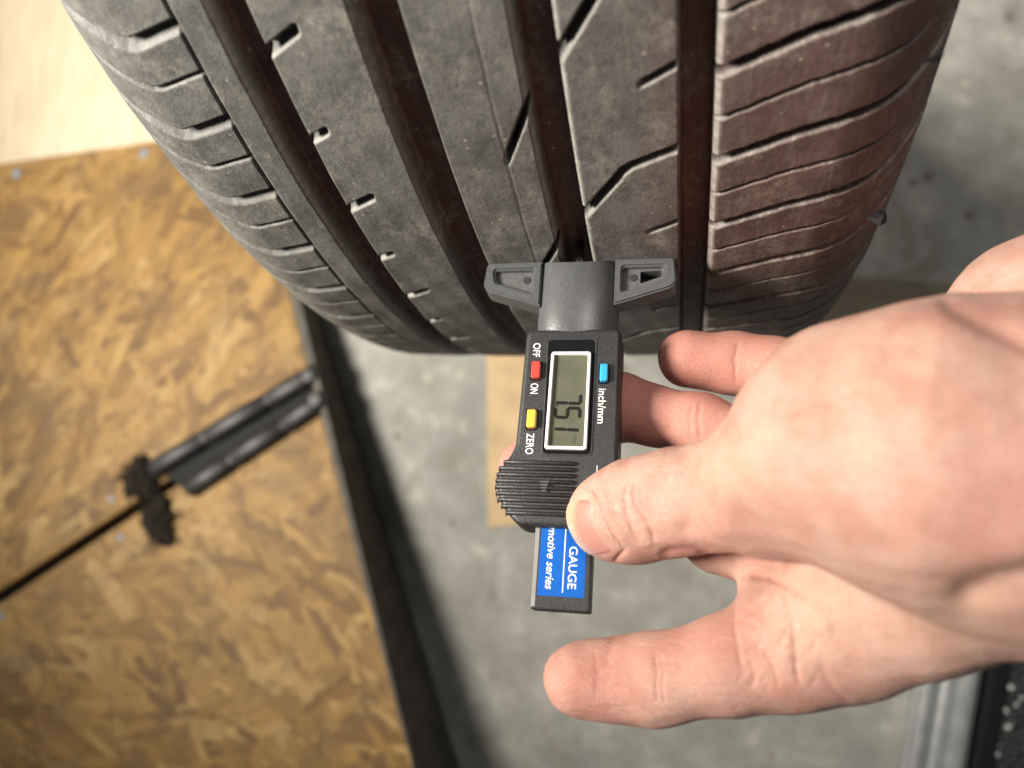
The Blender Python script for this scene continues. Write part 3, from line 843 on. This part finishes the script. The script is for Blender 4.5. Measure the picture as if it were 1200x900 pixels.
# ------------------------------------------------------------------ OSB ramp on the left
e1 = on_z(357, 350, 24.); e2 = on_z(486, 905, 84.)
ed = (e2-e1)/np.linalg.norm(e2-e1); e3 = on_z(-150, 400, 66.)
pn = np.cross(ed, e3-e1); pn = pn if pn[2] > 0 else -pn; pn /= np.linalg.norm(pn)
lat = np.cross(pn, ed); lat = -lat if lat[0] > 0 else lat
def osb_xy(u, v):
    p = on_plane(u, v, e1, pn)-e1; return (float(p@ed), float(p@lat))
ramp_ = empty('wooden_ramp'); 
xa, ya, za = ed, lat, np.cross(ed, lat)
sgz = 1.0 if za[2] > 0 else -1.0
ramp_.matrix_world = Matrix([[xa[i], ya[i], za[i], e1[i]*.001] for i in range(3)]+[[0, 0, 0, 1]])
tag(ramp_, 'low wooden ramp of two orange-brown strand boards beside the tyre', 'ramp')
def quad_prism(name, poly, z0, z1, mat, par, bevel=0): return prism(name, poly, sgz*z0, sgz*z1, mat, par, bevel)
gapA = [osb_xy(-190, 815), osb_xy(140, 600), osb_xy(378, 440)]
gapB = [osb_xy(380, 449), osb_xy(152, 607), osb_xy(-190, 832)]
boardA = [osb_xy(-190, 219), *gapA, osb_xy(330, 232), osb_xy(311, 146)]
boardB = [*gapB, osb_xy(-190, 1080), osb_xy(527, 1080)]
bA = quad_prism('board', boardA, -15, 0, M['osb'], ramp_, 1.6); bB = quad_prism('board', boardB, -15, 0, M['osb'], ramp_, 1.6)
def inside(poly, p):
    c = False; n = len(poly)
    for i in range(n):
        a, b = poly[i], poly[i-1]
        if (a[1] > p[1]) != (b[1] > p[1]) and p[0] < (b[0]-a[0])*(p[1]-a[1])/(b[1]-a[1])+a[0]: c = not c
    return c
TONES = [(x*.66, y*.61, z*.50) for x, y, z in [(.40, .25, .088), (.33, .20, .066), (.45, .29, .11), (.25, .14, .045), (.37, .225, .075), (.17, .095, .034), (.42, .265, .092), (.50, .345, .155), (.29, .17, .058)]]
def strands(poly, par, count, seed, ANG):
    r = random.Random(seed); xs = [p[0] for p in poly]; ys = [p[1] for p in poly]
    V = []; Fs = []; C = []
    tries = 0; made = 0
    while made < count and tries < count*6:
        tries += 1
        cx, cy = r.uniform(min(xs), max(xs)), r.uniform(min(ys), max(ys))
        L = r.uniform(28, 105); Wd_ = r.uniform(4, 18)
        if r.random() < .35: L *= .45; Wd_ *= .5
        a = r.gauss(ANG, .55); ca, sa = math.cos(a), math.sin(a)
        k = r.uniform(.0, .35)
        loc = [(-.5, -.5+k*r.random()), (-.1, -.5), (.5-k*r.random()*.4, -.42), (.5, .2), (.25, .5), (-.42, .45)]
        pts = [(cx+L*x*ca-Wd_*y*sa, cy+L*x*sa+Wd_*y*ca) for x, y in loc]
        if not all(inside(poly, p) for p in pts): continue
        z = r.uniform(.03, .55); tx, ty = r.uniform(-.006, .006), r.uniform(-.010, .010)
        b = len(V)
        for (x, y), (lx, ly) in zip(pts, loc): V.append((x, y, sgz*max(.02, z+lx*L*tx+ly*Wd_*ty*2)))
        Fs.append(list(range(b, b+6)) if sgz > 0 else list(range(b, b+6))[::-1])
        t = r.choice(TONES); f = r.uniform(.86, 1.08); C += [(*(x*f for x in t), 1)]*6
        made += 1
    o = obj('wood_strands', V, Fs, M['strand'], par); 
    ca_ = o.data.color_attributes.new('tone', 'FLOAT_COLOR', 'POINT')
    ca_.data.foreach_set('color', np.array(C, np.float32).ravel())
    tag(o, kind='stuff')
strands(boardA, bA, 3200, 1, .9); strands(boardB, bB, 3200, 2, 2.3)
# dark side of the ramp, floor to board
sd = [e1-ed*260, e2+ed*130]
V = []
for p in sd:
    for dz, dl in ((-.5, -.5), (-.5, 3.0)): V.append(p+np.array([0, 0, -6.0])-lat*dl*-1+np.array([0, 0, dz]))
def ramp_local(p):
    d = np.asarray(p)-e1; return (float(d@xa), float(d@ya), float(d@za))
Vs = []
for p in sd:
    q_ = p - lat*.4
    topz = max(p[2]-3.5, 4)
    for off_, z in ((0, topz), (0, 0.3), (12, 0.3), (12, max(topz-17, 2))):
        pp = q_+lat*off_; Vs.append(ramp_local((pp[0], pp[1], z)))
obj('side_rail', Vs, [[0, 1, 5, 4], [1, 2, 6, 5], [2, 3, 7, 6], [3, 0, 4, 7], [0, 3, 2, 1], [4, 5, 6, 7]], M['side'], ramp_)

def screw(u, v, r=3.6):
    cx, cy = osb_xy(u, v); V = []; n = 16
    for rr, z in ((r, .3), (r, 1.0), (r*.8, 1.7), (r*.35, 1.8), (r*.3, 1.1)):
        V += [(cx+rr*math.cos(2*math.pi*i/n), cy+rr*math.sin(2*math.pi*i/n), sgz*z) for i in range(n)]
    Fs = [[k*n+i, k*n+(i+1) % n, (k+1)*n+(i+1) % n, (k+1)*n+i] for k in range(4) for i in range(n)]+[list(range(4*n, 5*n))]
    obj('screw', V, Fs, M['zinc'], ramp_, False)
for p in ((20, 204), (169, 180), (131, 585), (142, 630), (2, 722)): screw(*p, 5.0 if p[1] < 300 else 3.4)

# black double rail let into the joint between the boards
rail = empty('metal_rail'); rail.matrix_world = ramp_.matrix_world.copy()
tag(rail, 'black iron double rail lying in the joint between the two strand boards', 'rail')
def bar(name, pa, pb, rad, z, mat, par, n=14, flat=.7):
    a = np.array([*osb_xy(*pa), z*sgz]); b = np.array([*osb_xy(*pb), z*sgz]); d = (b-a)/np.linalg.norm(b-a)
    s_ = np.array([-d[1], d[0], 0]); s_ /= np.linalg.norm(s_); up_ = np.array([0, 0, sgz])
    V = []; st = [(0, .6), (.015, 1), (.30, 1), (.305, .86), (.33, .86), (.335, 1), (.66, 1), (.665, .88), (.70, .88), (.705, 1), (.985, 1), (1, .6)]
    for t, k in st:
        for i in range(n):
            an = 2*math.pi*i/n; V.append(a+(b-a)*t+(s_*math.cos(an)+up_*math.sin(an)*flat)*rad*k)
    Fs = [[r_*n+i, r_*n+(i+1) % n, (r_+1)*n+(i+1) % n, (r_+1)*n+i] for r_ in range(len(st)-1) for i in range(n)]
    Fs += [list(range(n))[::-1], list(range(len(V)-n, len(V)))]
    return obj(name, V, Fs, mat, par, True)
quad_prism('back_plate', [osb_xy(180, 548), osb_xy(366, 431), osb_xy(376, 472), osb_xy(224, 578)], .62, 1.6, M['soot'], rail, .4)
bar('rail_bar', (380, 433), (180, 552), 8.5, 5.0, M['iron'], rail)
bar('rail_bar', (387, 465), (222, 575), 8.5, 5.0, M['iron'], rail)
def bolt(u, v):
    cx, cy = osb_xy(u, v); pl = [(cx+6*math.cos(math.pi*i/3), cy+6*math.sin(math.pi*i/3)) for i in range(6)]
    quad_prism('bolt', pl, 6, 12, M['iron'], rail, .6)
bolt(366, 443); bolt(374, 471)

def tuft(u, v, rx, ry, n, seed, label):
    r = random.Random(seed); c = osb_xy(u, v); V = []; Fs = []
    o = empty('fibre_tuft'); o.matrix_world = ramp_.matrix_world @ Matrix.Translation((c[0]*.001, c[1]*.001, 0))
    tag(o, label, 'fibre tuft', 'dark frayed tufts at the end of the rail')
    # matted core
    m = 20; rings = 7; V = []; Fs = []
    for k in range(rings):
        ph = .5*math.pi*k/(rings-1)
        for i in range(m):
            a = 2*math.pi*i/m; j = 1+.22*math.sin(3*a+seed)+r.uniform(-.16, .16)
            V.append((rx*j*math.cos(a)*math.cos(ph), ry*j*math.sin(a)*math.cos(ph), sgz*(.4+9*math.sin(ph)*(1+r.uniform(-.12, .12)))))
    Fs = [[k*m+i, k*m+(i+1) % m, (k+1)*m+(i+1) % m, (k+1)*m+i] for k in range(rings-1) for i in range(m)]
    obj('matted_core', V, Fs, M['fibre'], o, False)
    V = []; Fs = []
    for k in range(n):
        a = r.uniform(0, 2*math.pi); q0 = r.uniform(.3, .9); p = np.array([rx*q0*math.cos(a), ry*q0*math.sin(a), sgz*r.uniform(1, 7)])
        d = np.array([math.cos(a)+r.uniform(-.7, .7), math.sin(a)+r.uniform(-.7, .7), sgz*r.uniform(-.1, .5)]); wd = r.uniform(.4, 1.0)
        L = min(14, 2.5+r.expovariate(.33)); s_ = np.array([-d[1], d[0], 0])/max(.2, np.hypot(d[0], d[1]))*wd
        b = len(V); pts = [p-s_, p+s_, p+d*L*.6+s_*.7, p+d*L*.6-s_*.7, p+d*L+np.array([0, 0, -sgz*1.0])]
        V += [(x[0], x[1], sgz*max(.3, sgz*x[2])) for x in pts]
        Fs += [[b, b+1, b+2, b+3], [b+3, b+2, b+4]]
    tag(obj('loose_fibres', V, Fs, M['fibre'], o), kind='stuff')
tuft(166, 562, 19, 15, 230, 4, 'dark frayed fibre tuft on the strand board above the gap, touching the rail end')
tuft(188, 610, 22, 14, 230, 9, 'dark frayed fibre tuft on the strand board below the gap, under the rail end')

# pale plywood sheet beyond the ramp
ply = [on_z(-240, 262, 7), on_z(340, 176, 7), on_z(330, -260, 7), on_z(-290, -260, 7)]
o = prism('plywood_sheet', [(p[0], p[1]) for p in ply], .5, 7, M['ply'], None, .8)
tag(o, 'pale plywood sheet lying flat beyond the ramp end', 'plywood')

# ------------------------------------------------------------------ things on the floor
c_ = [on_z(571, 380, 0), on_z(640, 380, 0), on_z(646, 610, 0), on_z(573, 618, 0)]
tag(prism('cardboard_strip', [(p[0], p[1]) for p in c_], .4, 2.4, M['card'], None, .3), 'narrow tan cardboard strip on the floor behind the gauge', 'cardboard')
c_ = [on_z(955, 322, 0), on_z(1380, 352, 0), on_z(1380, 520, 0), on_z(940, 500, 0)]
tag(prism('floor_mat', [(p[0], p[1]) for p in c_], .4, 4, M['mat'], None, .8), 'thin dull brown mat on the floor behind the hand', 'mat')
# aluminium profile, lower right
pA, pB = on_z(1078, 740, 0), on_z(1035, 1000, 0)
dx = pB-pA; L = np.linalg.norm(dx); dx /= L; sd_ = np.array([-dx[1], dx[0], 0]); sd_ = sd_ if sd_[0] > 0 else -sd_
alu = empty('aluminium_profile', tuple(pA*.001)); tag(alu, 'ribbed silvery aluminium profile strip on the floor below the wrist', 'metal strip')
sec = [(x*.76, z) for x, z in [(0, .4), (0, 5), (3, 8), (9, 9), (11, 13), (17, 13), (18, 10), (25, 10), (26, 14), (34, 15), (35, 11), (40, 11), (41, 18), (49, 19), (51, 16), (54, 16), (55, .4)]]
def extr(name, sec, L0, L1, mat, par, bevel=.4):
    n = len(sec); V = [(*(dx*l+sd_*x)[:2], z) for l in (L0, L1) for x, z in sec]
    Fs = [list(range(n)), list(range(n, 2*n))[::-1]]+[[i, (i+1) % n, n+(i+1) % n, n+i] for i in range(n)]
    return obj(name, V, Fs, mat, par, False, bevel, 2)
extr('strip', sec, -60, L, M['alu'], alu)
blk = empty('rubber_block', tuple(pA*.001)); tag(blk, 'black rubber block with pale speckled granulate beside the aluminium strip', 'rubber block')
extr('block', [(43.5, .4), (43.5, 24), (46, 27), (56, 27), (56, .4)], -90, L, M['gloss'], blk, 1.2)
extr('granulate_pad', [(56.5, .4), (56.5, 25), (58, 28), (240, 28), (240, .4)], -90, L, M['speckle'], blk, 1.2)
